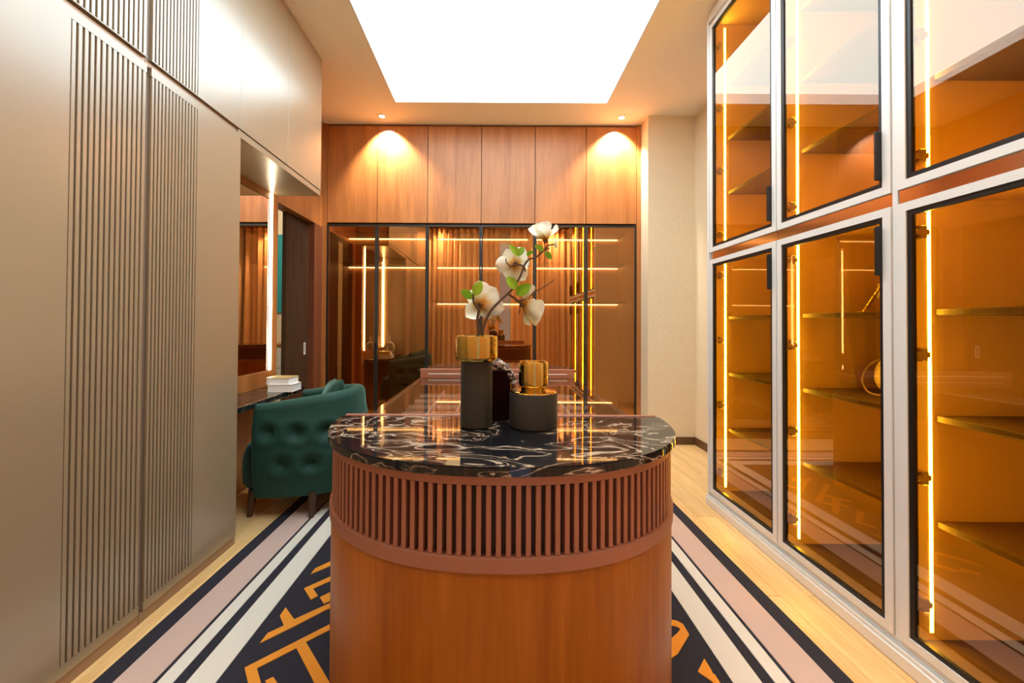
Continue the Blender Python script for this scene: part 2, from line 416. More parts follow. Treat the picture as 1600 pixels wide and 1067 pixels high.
pl = obj('flush_pull', ring(3.93, 3.965, 0.885, 1.005, 0.008, 0.012, XL-0.045, XL-0.036, 'yz'), 'alu', d1, label='silver flush pull')
# rear wall behind the viewpoint with a curtained window
struct('wall_rear', ring(XL-0.1, XR+0.1, -0.1, CEIL+0.1, (1.55, 1.75), (0.35, 0.40), REAR-0.1, REAR, 'xz'), 'wall')
wn = struct('window_1', ring(-0.42, 0.39, 0.24, 3.03, 0.05, 0.05, REAR-0.08, REAR-0.02, 'xz'), 'alu')
obj('pane', box(-0.37, 0.34, REAR-0.055, REAR-0.045, 0.29, 2.98), 'pane', wn)
# right: wallpapered pier and side wall
struct('wall_right', prism([(XR, REAR-0.1), (XR+0.1, REAR-0.1), (XR+0.1, 4.85), (1.545, 4.85), (1.545, 4.0), (XR, 4.0)], 0, CEIL, 'xy'), 'plaster', label='beige textured wallpaper on the right pier and wall')
struct('baseboard_right', prism([(XR-0.012, 2.70), (XR, 2.70), (XR, 4.0), (1.545, 4.0), (1.545, 3.988), (XR-0.012, 3.988)], 0, 0.075, 'xy'), 'base')
struct('wall_back', box(XL-0.1, 1.545, 4.80, 4.90, 0, CEIL), 'wall')
# neighbouring room behind the sliding door
struct('wall_neighbour', box(-4.3, -4.2, 1.6, 5.6, 0, CEIL), 'teal', label='teal wall of the next room')
struct('wall_neighbour_end', box(-4.2, XL-0.1, 5.5, 5.6, 0, CEIL), 'plaster')
struct('wall_neighbour_near', box(-4.2, XL-0.1, 1.6, 1.7, 0, CEIL), 'plaster')
struct('floor_neighbour', box(-4.2, XL-0.1, 1.7, 5.5, -0.1, 0), 'oak_base')
struct('ceiling_neighbour', box(-4.2, XL-0.1, 1.7, 5.5, CEIL, CEIL+0.1), 'ceiling')
bd = thing('dresser', 'white dresser against the far wall of the next room', 'dresser', (-2.95, 5.25, 0))
obj('body', box(-3.35, -2.60, 5.05, 5.49, 0.06, 0.90, 0.004), 'white', bd)
obj('top', box(-3.37, -2.58, 5.03, 5.495, 0.90, 0.93, 0.003), 'walnut', bd)
for k in range(3): obj('drawer', box(-3.33, -2.62, 5.034, 5.049, 0.10+0.265*k, 0.345+0.265*k, 0.003), 'white', bd)
tag(obj('wall_hanging', box(-3.40, -2.55, 5.47, 5.498, 1.34, 2.42, 0.004), 'teal'), 'teal panel hanging above the white dresser in the next room', 'panel')
nl = bpy.data.lights.new('neighbour_lamp', 'POINT'); nl.energy = 30; nl.color = (1, 0.85, 0.66); nl.shadow_soft_size = 0.15
nlo = bpy.data.objects.new('neighbour_lamp', nl); COL.objects.link(nlo); nlo.location = (-3.0, 3.9, 2.8)

# downlights (trim ring, lamp face, spot)
def downlight(x, y, label, power, tgt, size=78, blend=0.6):
    t = thing('downlight', label, 'downlight', (x, y, CEIL), 'recessed spotlights in the ceiling')
    obj('trim_ring', lathe([(0.030, CEIL-0.001), (0.042, CEIL-0.001), (0.044, CEIL-0.006), (0.030, CEIL-0.008)], 28, x, y, closed=True), 'alu', t, smooth=True)
    obj('lamp', lathe([(0, CEIL-0.003), (0.029, CEIL-0.003), (0.029, CEIL-0.0005), (0, CEIL-0.0005)], 28, x, y), 'lamp', t)
    spot('downlight_beam', (x, y, CEIL-0.02), tgt, power, size, blend, (1.0, 0.84, 0.70), 0.02, t)
    return t
downlight(-1.164, 4.03, 'small round downlight above the left end of the walnut cupboards', 85, (-1.12, 4.24, 2.75), 96, 0.55)
downlight(1.287, 4.03, 'small round downlight above the right end of the walnut cupboards', 85, (1.25, 4.24, 2.75), 96, 0.55)

downlight(-1.164, -0.02, 'small round downlight behind the viewpoint washing the left curtain', 75, (-1.12, -0.24, 2.6), 96, 0.55)
downlight(1.287, -0.02, 'small round downlight behind the viewpoint washing the right curtain', 75, (1.25, -0.24, 2.6), 96, 0.55)

# ------------------------------------------------------------------ left built-in: champagne cabinets
XF = -1.40                       # front plane of the doors
def slat_door(y0, y1, z0, z1, sy0, sy1, nsl, parent, side, foot=0.035, head=0.035):
    """door whose flat field is one C-shaped plate; the fluted strip at one side is a row of single slats"""
    th = 0.012
    obj('door_back', box(XF-0.022, XF-th, y0, y1, z0, z1), 'champagne_dark', parent)
    if side == 'far':            # slats reach to y1
        poly = [(y0, z0), (y1, z0), (y1, z0+foot), (sy0, z0+foot), (sy0, z1-head), (y1, z1-head), (y1, z1), (y0, z1)]
    else:                        # slats start at y0
        poly = [(y0, z0), (y1, z0), (y1, z1), (y0, z1), (y0, z1-head), (sy1, z1-head), (sy1, z0+foot), (y0, z0+foot)]
    if head == 0:
        if side == 'far': poly = [(y0, z0), (y1, z0), (y1, z0+foot), (sy0, z0+foot), (sy0, z1), (y0, z1)]
        else: poly = [(y0, z0), (y1, z0), (y1, z1), (sy1, z1), (sy1, z0+foot), (y0, z0+foot)]
    obj('door', prism(poly, XF-th, XF, 'yz'), 'champagne', parent)
    p = (sy1 - sy0) / nsl; gw = 0.0068
    me = mesh_of('slat', box(-th, 0.0, -(p-gw)/2, (p-gw)/2, z0+foot, z1-head, 0.0012), M['champagne'])
    for k in range(nsl):
        inst('slat', me, parent, (XF, sy0 + (k+0.5)*p, 0))
ZL0, ZL1, ZU0 = 0.045, 2.235, 2.262
def carcass(parent, y0, y1, z0, z1):
    obj('carcass', box(XL+0.002, XF-0.022, y0, y1, z0, z1), 'champagne_dark', parent)
YA, YB, YC, YD, YE, YN = 1.002, 1.583, 2.168, 2.66, 3.17, 0.12
t = thing('tall_cabinet', 'champagne lacquered tall cabinet beside the desk, fluted along its near edge', 'cabinet', (-1.62, (YB+YC)/2, 0))
carcass(t, YB+0.002, YC-0.016, 0.0, ZU0-0.004)
obj('end_panel', box(XL+0.002, XF-0.004, YC-0.016, YC, 0.0, ZU0-0.004), 'champagne', t)
slat_door(YB+0.018, YC-0.001, ZL0, ZL1, YB+0.018, 1.852, 14, t, 'near')
obj('plinth', box(XF-0.022, XF-0.004, YB+0.001, YC-0.016, 0.0, ZL0-0.003), 'bronze_edge', t)
obj('finger_groove', box(XF-0.022, XF-0.012, YB+0.001, YB+0.018, ZL0, ZL1-0.03), 'champagne_dark', t)
obj('pull_profile', box(XF-0.022, XF-0.012, YB+0.001, YC-0.001, ZL1+0.001, ZU0-0.004), 'bronze_edge', t)
t = thing('tall_cabinet', 'champagne lacquered tall cabinet nearest on the left, fluted along its far edge', 'cabinet', (-1.62, (YA+YB)/2, 0))
carcass(t, YA+0.002, YB-0.002, 0.0, ZU0-0.004)
slat_door(YA+0.001, YB-0.003, ZL0, ZL1, 1.295, YB-0.003, 14, t, 'far')
obj('plinth', box(XF-0.022, XF-0.004, YA+0.001, YB-0.001, 0.0, ZL0-0.003), 'bronze_edge', t)
obj('pull_profile', box(XF-0.022, XF-0.012, YA+0.001, YB-0.001, ZL1+0.001, ZU0-0.004), 'bronze_edge', t)
t = thing('tall_cabinet', 'plain champagne tall cabinet before the fluted pair, reflected in the wardrobe glass', 'cabinet', (-1.62, (YN+YA)/2, 0))
carcass(t, YN+0.002, YA-0.002, 0.0, ZU0-0.004)
obj('door', box(XF-0.012, XF, YN+0.001, YA-0.002, ZL0, ZL1, 0.001), 'champagne', t)
obj('pull_profile', box(XF-0.022, XF-0.012, YN+0.001, YA-0.001, ZL1+0.001, ZU0-0.004), 'bronze_edge', t)
def overhead(y0, y1, label, kind, und=False):
    t = thing('overhead_cabinet', label, 'cabinet', (-1.62, (y0+y1)/2, ZU0))
    z1 = CEIL - 0.004
    zc = 2.218 if und else ZU0
    obj('carcass', box(XL+0.002, XF-0.022, y0+0.001, y1-0.001, zc+0.012, z1), 'champagne', t)
    if und: obj('underside', box(XL+0.002, XF-0.012, y0, y1, zc, zc+0.010), 'champagne', t)
    if kind == 'flat': obj('door', box(XF-0.012, XF, y0+0.0012, y1-0.0012, ZU0, z1, 0.001), 'champagne', t)
    elif kind == 'far': slat_door(y0+0.001, y1-0.003, ZU0, z1, 1.295, YB-0.003, 14, t, 'far', foot=0.004, head=0.0)
    else:
        slat_door(YB+0.018, y1-0.001, ZU0, z1, YB+0.018, 1.852, 14, t, 'near', foot=0.004, head=0.0)
        obj('finger_groove', box(XF-0.022, XF-0.012, YB+0.001, YB+0.018, ZU0, z1), 'champagne_dark', t)
    obj('bottom_edge', box(XF-0.03, XF-0.0125, y0+0.001, y1-0.001, ZU0-0.003, ZU0+0.011), 'bronze_edge', t)
    return t
overhead(YN, YA, 'plain champagne overhead cabinet, first in the row, before the fluted doors', 'flat')
overhead(YA, YB, 'champagne overhead cabinet fluted along its far edge, above the nearest tall cabinet', 'far')
overhead(YB, YC, 'champagne overhead cabinet fluted along its near edge, above the tall cabinet by the desk', 'near')
overhead(YC, YD, 'plain champagne overhead cabinet above the near half of the desk', 'flat', True)
overhead(YD, YE, 'plain champagne overhead cabinet, last in the row, above the mirror light', 'flat', True)
obj_ = tag(obj('pelmet', box(XF-0.0115, XF-0.0045, YC+0.002, YE-0.002, 2.219, ZU0-0.006), 'champagne'), 'slim champagne pelmet strip under the two plain overhead cabinets', 'pelmet')

# desk niche: desk, mirror, LED profiles
DT = 0.715
desk = thing('dressing_desk', 'built-in dressing desk with a black veined marble top behind the green chair', 'desk', (-1.6, 2.6, 0))
obj('top', box(XL+0.003, -1.462, YC+0.002, 3.06, DT-0.036, DT, 0.003), 'marble', desk)
obj('back_panel', box(XL+0.003, -1.79, YC+0.002, 3.06, 0.0, DT-0.037), 'walnut', desk)
obj('upstand', box(XL+0.003, -1.735, YC+0.002, 3.06, DT+0.001, 0.829), 'walnut', desk)
obj('drawer', box(-1.789, -1.52, YC+0.03, 2.36, DT-0.14, DT-0.038, 0.003), 'walnut', desk)
mir = thing('wall_mirror', 'frameless wall mirror above the marble desk', 'mirror', (-1.75, 2.6, 0.831))
obj('glass', box(-1.757, -1.752, YC+0.03, 3.055, 0.831, 2.155), 'mirror', mir)
obj('backing', box(XL+0.003, -1.758, YC+0.003, 3.06, 0.830, 2.16), 'dark_wood', mir)
obj('top_panel', box(XL+0.003, -1.748, YC+0.003, 3.06, 2.161, 2.217), 'walnut', mir)
def led_post(y0, y1, ly, name_label):
    t = thing('mirror_light', name_label, 'light', (-1.75, (y0+y1)/2, 0.83))
    obj('post', box(XL+0.003, -1.749, y0, y1, 0.0 if y0 > 3 else 0.83, 2.217), 'walnut', t)
    obj('led_strip', box(-1.7485, -1.738, ly-0.009, ly+0.009, 0.835, 2.212, 0.002), 'led', t)
led_post(3.062, 3.185, 3.085, 'vertical white LED profile at the far edge of the mirror')
led_post(YC+0.004, YC+0.028, YC+0.018, 'vertical white LED profile at the near edge of the mirror, seen in reflections')

# books on the desk
def book(cx, cy, z, w_, d_, h, rz, cover, label):
    t = thing('book', label, 'book', (cx, cy, z), 'books on the marble desk', math.radians(rz))
    obj('pages', box(-w_/2+0.004, w_/2-0.004, -d_/2+0.004, d_/2-0.001, 0.004, h-0.004), 'paper', t, local=True)
    obj('cover_top', box(-w_/2, w_/2, -d_/2, d_/2, h-0.0038, h, 0.001), cover, t, local=True)
    obj('cover_bottom', box(-w_/2, w_/2, -d_/2, d_/2, 0, 0.0038, 0.001), 'cover_white', t, local=True)
    obj('spine', box(-w_/2, w_/2, d_/2-0.001, d_/2+0.003, 0, h, 0.001), cover, t, local=True)
book(-1.505, 2.85, DT, 0.175, 0.14, 0.052, 4, 'cover_white', 'white book lying flat on the marble desk, lower of the two')
book(-1.525, 2.86, DT+0.0525, 0.165, 0.13, 0.046, -2, 'cover_gold', 'book with a pale gold cover on top of the white book')

# ceramics at the near end of the desk, seen in the wardrobe glass
M['ceramic'] = simple('cream_ceramic', (0.80, 0.74, 0.62), 0.35, bump=0.05)
bx, by = -1.685, 2.226
t = thing('bottle_vase', 'slender cream bottle vase on the marble desk, seen in the wardrobe glass', 'vase', (bx, by, DT))
obj('body', lathe([(0, DT+0.0005), (0.035, DT+0.0005), (0.046, DT+0.03), (0.048, DT+0.07), (0.034, DT+0.12), (0.014, DT+0.165), (0.011, DT+0.25), (0.013, DT+0.29), (0.009, DT+0.29), (0.008, DT+0.20), (0, DT+0.18)], 32, bx, by), 'ceramic', t, smooth=True)
obj('rim', lathe([(0.009, DT+0.2905), (0.015, DT+0.2905), (0.015, DT+0.296), (0.009, DT+0.296)], 24, bx, by, closed=True), 'ceramic', t, smooth=True)
bx, by = -1.605, 2.31
t = thing('ring_vase', 'cream ring shaped vase on the marble desk beside the bottle vase', 'vase', (bx, by, DT))
obj('ring', tube([(bx+0.055*math.sin(a), by, DT+0.106+0.078*math.cos(a)) for a in [2*PI*q/32 for q in range(32)]], 0.024, 14, closed=True), 'ceramic', t, smooth=True)
obj('foot', lathe([(0, DT+0.0005), (0.035, DT+0.0005), (0.032, DT+0.008), (0, DT+0.009)], 24, bx, by), 'ceramic', t, smooth=True)
obj('neck', lathe([(0.010, DT+0.205), (0.016, DT+0.205), (0.012, DT+0.25), (0.015, DT+0.29), (0.011, DT+0.29), (0.008, DT+0.25)], 24, bx, by, closed=True), 'ceramic', t, smooth=True)

# ------------------------------------------------------------------ green velvet tub chair
CH = thing('tub_chair', 'green velvet button-tufted tub chair drawn up to the marble desk', 'chair', (-1.185, 2.70, 0), None, math.radians(-4))
def horseshoe(t, off=0.0):
    n = 2.7; ax = 0.545 - off; ay = 0.305 - off
    c, s = math.cos(t), math.sin(t)
    return (-0.265 + ax * abs(c) ** (2/n), math.copysign(ay * abs(s) ** (2/n), s))
NU, NV = 150, 40
ts = [-PI/2 + PI * k / NU for k in range(NU + 1)]
pts0 = [Vector((*horseshoe(t), 0)) for t in ts]
# re-sample to equal arc length
acc = [0]
for a, b in zip(pts0, pts0[1:]): acc.append(acc[-1] + (b - a).length)
def at_len(s):
    for i in range(1, len(acc)):
        if acc[i] >= s - 1e-9:
            f = (s - acc[i-1]) / max(1e-9, acc[i] - acc[i-1]); return pts0[i-1].lerp(pts0[i], f)
    return pts0[-1]
LEN = acc[-1]
path = [at_len(LEN * k / NU) for k in range(NU + 1)]
nrm = []
for i in range(NU + 1):
    d = path[min(i+1, NU)] - path[max(i-1, 0)]; d.normalize(); nrm.append(Vector((d.y, -d.x, 0)))
tufts = []
s0 = 0.11
row = 0
for zt in (0.535, 0.345):
    s = s0 if row == 0 else s0 + 0.085
    while s < LEN - 0.06:
        tufts.append((s, zt)); s += 0.168
    row += 1
def shell_top(s):
    f = math.sin(PI * s / LEN); return 0.700 + 0.075 * f ** 1.2
bm = bmesh.new(); grid = []
TH = 0.075
for i, p in enumerate(path):
    s = LEN * i / NU; top = shell_top(s); bot = 0.132 + 0.02 * math.sin(PI * s / LEN)
    rowv = []; endf = min(1.0, min(s, LEN - s) / 0.03)
    th = TH * (0.55 + 0.45 * math.sqrt(endf))
    for j in range(NV + 1):                       # outer face, bottom -> top
        z = bot + (top - 0.035 - bot) * j / NV
        d = 0.0
        for (a, b) in tufts:
            r2 = ((s - a) / 0.042) ** 2 + ((z - b) / 0.034) ** 2
            if r2 < 9: d -= 0.042 * math.exp(-r2)
            if r2 < 16: d += 0.006 * math.exp(-((math.sqrt(r2) - 2.0) ** 2) / 0.8)
        belly = 0.018 * math.sin(PI * (z - bot) / (top - bot)) - 0.012 * (1 - (z - bot) / (top - bot)) ** 3
        rowv.append(p + nrm[i] * (d + belly - (TH - th) * 0.5) + Vector((0, 0, z)))
    for j in range(1, 10):                        # rounded rim
        a = PI * j / 10
        c = p - nrm[i] * (TH / 2) + Vector((0, 0, top - 0.035))
        rowv.append(c + nrm[i] * (math.cos(a) * th / 2) + Vector((0, 0, math.sin(a) * 0.035)))
    for j in range(0, 11):                        # inner face, top -> seat
        z = top - 0.035 - (top - 0.035 - 0.30) * j / 10
        rowv.append(p - nrm[i] * (TH - (TH - th) * 0.5) + Vector((0, 0, z)))
    for j in range(1, 4):
        rowv.append(p - nrm[i] * (TH * (1 - j / 4)) + Vector((0, 0, 0.30 + (bot - 0.30) * j / 4)))
    grid.append([bm.verts.new(v) for v in rowv])
K = len(grid[0])
for i in range(NU):
    for j in range(K):
        bm.faces.new((grid[i][j], grid[i+1][j], grid[i+1][(j+1) % K], grid[i][(j+1) % K]))
bm.faces.new(grid[0]); bm.faces.new(grid[-1])
bmesh.ops.recalc_face_normals(bm, faces=bm.faces[:])
obj('backrest', bm, 'velvet', CH, local=True, smooth=True)
btn = mesh_of('button', lathe([(0, -0.007), (0.008, -0.005), (0.011, 0), (0.008, 0.005), (0, 0.007)], 12), M['velvet'], True)
for (s, zt) in tufts:
    i = min(NU, max(0, int(round(s / LEN * NU)))); p = path[i] + nrm[i] * (-0.026) ; 
    o = bpy.data.objects.new('button', btn); COL.objects.link(o); o.parent = CH; o.location = (p.x, p.y, zt)
    o.rotation_euler = (nrm[i].to_track_quat('Z', 'Y')).to_euler()
# seat: rounded horseshoe cushion that projects in front
def seat_outline(off):
    pts = []
    for k in range(60):
        a = 2 * PI * k / 60; n = 4.5; c, s = math.cos(a), math.sin(a)
        x = -0.10 + (0.305 - off) * math.copysign(abs(c) ** (2/n), c)
        k_ = min(1.0, max(0.0, (-0.255 - x) / 0.03))
        pts.append((x, (0.232 + 0.051 * k_ - off) * math.copysign(abs(s) ** (2/n), s)))
    return pts
bm = bmesh.new(); rr = []
for off, z in ((0.06, 0.15), (0.02, 0.165), (0.0, 0.20), (-0.004, 0.27), (-0.002, 0.33), (0.005, 0.38), (0.02, 0.425), (0.05, 0.445), (0.12, 0.452)):
    rr.append([bm.verts.new((x, y, z)) for x, y in seat_outline(off)])
for a, b in zip(rr, rr[1:]):
    for k in range(60): bm.faces.new((a[k], a[(k+1) % 60], b[(k+1) % 60], b[k]))
bm.faces.new(rr[0]); bm.faces.new(rr[-1]); bmesh.ops.recalc_face_normals(bm, faces=bm.faces[:])
obj('seat', bm, 'velvet_shaded', CH, local=True, smooth=True)
for (lx, ly, dx, dy, lz) in ((-0.295, -0.24, -0.015, -0.01, 0), (0.09, -0.245, 0.0, -0.012, 0.0145), (-0.295, 0.24, -0.015, 0.01, 0), (0.09, 0.245, 0.0, 0.012, 0.0145)):
    obj('leg', tube([(lx+dx, ly+dy, lz), (lx, ly, 0.165)], [0.016, 0.027], 10), 'leg', CH, local=True, smooth=True)
# pillow leaning inside the chair
def pillow(name, w_, h_, d_, mat):
    bm = bmesh.new(); N = 16; G = {}
    for sgn in (1, -1):
        for i in range(N + 1):
            for j in range(N + 1):
                u, v = 2*i/N - 1, 2*j/N - 1
                edge = i in (0, N) or j in (0, N)
                if edge and sgn == -1: G[sgn, i, j] = G[1, i, j]; continue
                pin = 1 - 0.06 * (1 - abs(u)) * abs(v) ** 4 - 0.0
                th = 0 if edge else sgn * d_/2 * ((1 - u ** 4) * (1 - v ** 4)) ** 0.5
                bow_u = u * (1 - 0.07 * (1 - v * v)); bow_v = v * (1 - 0.07 * (1 - u * u))
                G[sgn, i, j] = bm.verts.new((bow_u * w_/2, th, bow_v * h_/2))
    for sgn in (1, -1):
        for i in range(N):
            for j in range(N):
                bm.faces.new((G[sgn,i,j], G[sgn,i+1,j], G[sgn,i+1,j+1], G[sgn,i,j+1]))
    bmesh.ops.recalc_face_normals(bm, faces=bm.faces[:])
    return bm
pil = obj('cushion', pillow('cushion', 0.42, 0.38, 0.12, 'velvet'), 'velvet', None, local=True, smooth=True)
pil.location = (-1.125, 2.70, 0.640); pil.rotation_euler = (math.radians(-20), math.radians(-6), math.radians(-62))
tag(pil, 'small green velvet cushion propped inside the tub chair', 'cushion')

# ------------------------------------------------------------------ back wall: walnut cupboards over a glazed wardrobe
SX = [-1.782, -1.253, -0.718, -0.149, 0.42, 0.962, 1.497]
ZW = 2.262
struct('trim_5', box(XL+0.021, SX[0]-0.001, BACK-0.012, 4.79, 0, CEIL-0.002), 'walnut', label='walnut stile at the left end of the wardrobe')
struct('trim_6', box(SX[6]+0.001, 1.543, BACK-0.012, 4.79, 0, CEIL-0.002), 'walnut', label='walnut stile at the right end of the wardrobe')
place = ['leftmost of the six, lit by the left downlight', 'second from the left, lit by the left downlight', 'third from the left', 'fourth from the left, above the magnolias', 'fifth from the left', 'rightmost of the six, lit by the right downlight']
for k in range(6):
    t = thing('wall_cupboard', 'walnut cupboard above the glass wardrobe, ' + place[k], 'cupboard', ((SX[k]+SX[k+1])/2, BACK+0.3, ZW))
    obj('carcass', box(SX[k]+0.001, SX[k+1]-0.001, BACK+0.012, 4.79, ZW+0.002, CEIL-0.022), 'red_wood', t)
    obj('door', box(SX[k]+0.003, SX[k+1]-0.003, BACK-0.010, BACK+0.010, ZW+0.004, CEIL-0.026, 0.001), 'walnut', t)
struct('trim_7', box(SX[0], SX[6], BACK+0.005, 4.79, CEIL-0.020, CEIL-0.002), 'red_wood', label='dark shadow gap above the walnut cupboards')
wl_lab = ['bronze glass wardrobe with two doors, left of the three, beside the sliding door', 'bronze glass wardrobe with two doors, middle of the three, behind the magnolias', 'bronze glass wardrobe with two doors, right of the three, beside the beige pier']
for u in range(3):
    x0, xm, x1 = SX[2*u], SX[2*u+1], SX[2*u+2]
    t = thing('glass_wardrobe', wl_lab[u], 'wardrobe', ((x0+x1)/2, BACK+0.3, 0))
    obj('back_panel', box(x0+0.002, x1-0.002, 4.76, 4.79, 0.0, ZW-0.012), 'inner', t)
    obj('side_panel', box(x0+0.001, x0+0.019, BACK+0.025, 4.759, 0.0, ZW-0.012), 'inner', t)
    obj('side_panel', box(x1-0.019, x1-0.001, BACK+0.025, 4.759, 0.0, ZW-0.012), 'inner', t)
    obj('top_panel', box(x0+0.02, x1-0.02, BACK+0.025, 4.759, ZW-0.030, ZW-0.012), 'inner', t)
    obj('plinth', box(x0+0.02, x1-0.02, BACK+0.012, 4.759, 0.0, 0.07), 'inner', t)
    for zz in ([2.205, 1.862] if u == 0 else [2.205, 1.862, 1.43]):
        sh = obj('shelf', box(x0+0.02, x1-0.02, 4.46, 4.759, zz+0.010, zz+0.026, 0.001), 'shelf', t)
        obj('led_strip', box(x0+0.03, x1-0.03, 4.742, 4.757, zz+0.001, zz+0.0095), 'led_shelf', sh)
    if u == 0:
        dr = obj('drawer_unit', box(x0+0.021, x1-0.021, 4.40, 4.759, 0.071, 0.74, 0.003), 'red_wood', t)
        for q in range(3): obj('drawer', box(x0+0.03, x1-0.03, 4.385, 4.399, 0.085+0.22*q, 0.29+0.22*q, 0.003), 'red_wood', dr)
    for q, (a, b) in enumerate(((x0, xm), (xm, x1))):
        d = obj('door', ring(a+0.002, b-0.002, 0.075, ZW-0.014, 0.017, 0.020, BACK-0.010, BACK+0.012, 'xz'), 'brown_frame', t)
        obj('pane', box(a+0.0188, b-0.0188, BACK-0.003, BACK+0.003, 0.0948, ZW-0.0338), 'bronze_glass', d)
        hx = xm - 0.011 if q == 0 else xm + 0.011
        if q == (0 if u == 0 else 1 if u == 1 else 0):
            obj('handle', box(hx-0.008, hx+0.008, BACK-0.034, BACK-0.0105, 0.80, 1.0, 0.003), 'black', d)

# ------------------------------------------------------------------ right: amber glass display cabinets
XC = 1.445
UN = [(2.036, 2.668), (1.446, 2.032), (0.80, 1.424)]
ulab = ['white framed amber glass cabinet farthest away, beside the beige pier', 'white framed amber glass cabinet in the middle of the row, holding two handbags', 'white framed amber glass cabinet nearest on the right, running out of the picture']
HZ_L = [1.53, 1.10, 0.67, 0.23]; HZ_U = [3.07, 2.65, 2.23, 1.80]
def hinge_mesh():
    bm = bmesh.new()
    bbox_(bm, -0.004, 0.050, -0.034, -0.014, -0.010, 0.010, 0.003)
    bbox_(bm, 0.014, 0.040, -0.036, 0.0, -0.024, 0.024, 0.004)
    return mesh_of('hinge', bm, M['bronze_edge'])
hm = hinge_mesh()
cabs = []
for u, (y0, y1) in enumerate(UN):
    t = thing('display_cabinet', ulab[u], 'cabinet', (1.72, (y0+y1)/2, 0)); cabs.append(t)
    obj('back_panel', box(XR-0.025, XR-0.003, y0, y1, 0.086, 3.246), 'inner_tan', t)
    obj('side_panel', box(XC+0.028, XR-0.026, y1-0.018, y1, 0.086, 3.246), 'inner_tan', t)
    obj('side_panel', box(XC+0.028, XR-0.026, y0, y0+0.018, 0.086, 3.246), 'inner_tan', t)
    obj('top_panel', box(XC+0.028, XR-0.026, y0+0.019, y1-0.019, 3.225, 3.245), 'inner_tan', t)
    obj('mid_panel', box(XC+0.028, XR-0.026, y0+0.019, y1-0.019, 1.648, 1.672), 'inner_tan', t)
    obj('floor_panel', box(XC+0.028, XR-0.026, y0+0.019, y1-0.019, 0.0765, 0.10), 'shelf', t)
    obj('mid_rail', box(XC+0.010, XC+0.027, y0, y1, 1.632, 1.692), 'bronze_mirror', t)
    for z in (1.25, 0.875, 0.505, 2.085, 2.45, 2.82):
        obj('shelf', box(XC+0.112, XR-0.03, y0+0.022, y1-0.022, z-0.012, z+0.010, 0.004, 2), 'shelf', t)
    for (za, zb) in ((0.125, 1.640), (1.68, 3.20)):
        obj('led_strip', box(XC+0.089, XC+0.101, y1-0.0187, y1-0.0182, za, zb), 'led_cabinet', t)
        obj('led_strip', box(XC+0.089, XC+0.101, y0+0.0182, y0+0.0187, za, zb), 'led_cabinet', t)
    for (za, zb, hz, h0, h1) in ((0.086, 1.636, HZ_L, 1.388, 1.572), (1.687, 3.225, HZ_U, 1.746, 1.93)):
        d = obj('door', ring(y0+0.001, y1-0.001, za, zb, 0.030, 0.030, XC, XC+0.026, 'yz'), 'alu', t, label='white aluminium framed amber glass door')
        obj('gasket', ring(y0+0.031, y1-0.031, za+0.03, zb-0.03, 0.016, 0.018, XC+0.005, XC+0.020, 'yz'), 'black', d, label='black inner rim')
        obj('pane', box(XC+0.010, XC+0.015, y0+0.0475, y1-0.0475, za+0.0485, zb-0.0485), 'amber', d)
        obj('handle', box(XC-0.020, XC+0.004, y0+0.032, y0+0.044, h0, h1, 0.003), 'black', d, label='black bar handle')
        for z in hz: inst('hinge', hm, d, (XC+0.030, y1-0.004, z))
t = thing('cabinet_plinth', 'pale metal plinth with a floor track under the amber glass cabinets', 'plinth', (1.73, 1.7, 0))
obj('base', box(XC+0.004, XR-0.02, 0.78, 2.69, 0.0, 0.062), 'alu', t)
obj('track', box(XC-0.018, XC+0.002, 0.78, 2.69, 0.0, 0.050, 0.004), 'alu', t)
obj('track_rail', box(XC-0.012, XC-0.004, 0.78, 2.69, 0.0505, 0.064, 0.002), 'alu', t)
obj('skirt', box(XC+0.006, XC+0.026, 0.80, 2.668, 0.0625, 0.084), 'alu', t)
t = tag(obj('end_panel', box(XC-0.004, XR-0.004, 2.671, 2.690, 0.064, CEIL-0.04, 0.002), 'alu'), 'tall white panel closing the far end of the amber glass cabinets', 'panel')
t = tag(obj('filler_post', box(XC+0.006, XC+0.06, 1.4255, 1.4445, 0.0845, 3.245), 'alu'), 'narrow white post between the middle and the nearest amber glass cabinet', 'post')
t = tag(obj('head_rail', box(XC-0.004, XR-0.004, 0.80, 2.668, 3.247, CEIL-0.002), 'alu'), 'white head rail between the amber glass cabinets and the ceiling', 'rail')

# bags in the middle cabinet
def chain(pts, n, r, parent, name='chain_strap'):
    P = spline(pts, 12); L = [0]
    for a, b in zip(P, P[1:]): L.append(L[-1] + (b-a).length)
    bm = bmesh.new()
    for k in range(n):
        s = L[-1] * (k + 0.5) / n; i = max(1, next(q for q in range(len(L)) if L[q] >= s))
        p = P[i-1].lerp(P[i], (s - L[i-1]) / max(1e-9, L[i] - L[i-1])); d = (P[i] - P[i-1]).normalized()
        up = Vector((0, 1, 0)) if k % 2 else Vector((1, 0, 0)); sd = d.cross(up).normalized()
        tube([p + d*math.cos(a)*r*1.5 + sd*math.sin(a)*r for a in [2*PI*q/8 for q in range(8)]], r*0.38, 5, bm, closed=True)
    o = obj(name, bm, 'chain', parent, smooth=True); o['kind'] = 'stuff'; return o
bx, by, bz = 1.75, 1.68, 1.261
t = thing('handbag', 'taupe handbag with a gold chain strap on the upper shelf of the middle cabinet', 'handbag', (bx, by, bz))
obj('body', box(bx-0.035, bx+0.045, by-0.12, by+0.09, bz, bz+0.13, 0.014, 3), 'taupe', t, smooth=True)
obj('flap', box(bx-0.046, bx-0.034, by-0.118, by+0.088, bz+0.055, bz+0.128, 0.005, 2), 'taupe', t, smooth=True)
obj('clasp', box(bx-0.052, bx-0.0455, by-0.03, by, bz+0.05, bz+0.075, 0.002), 'chain', t)
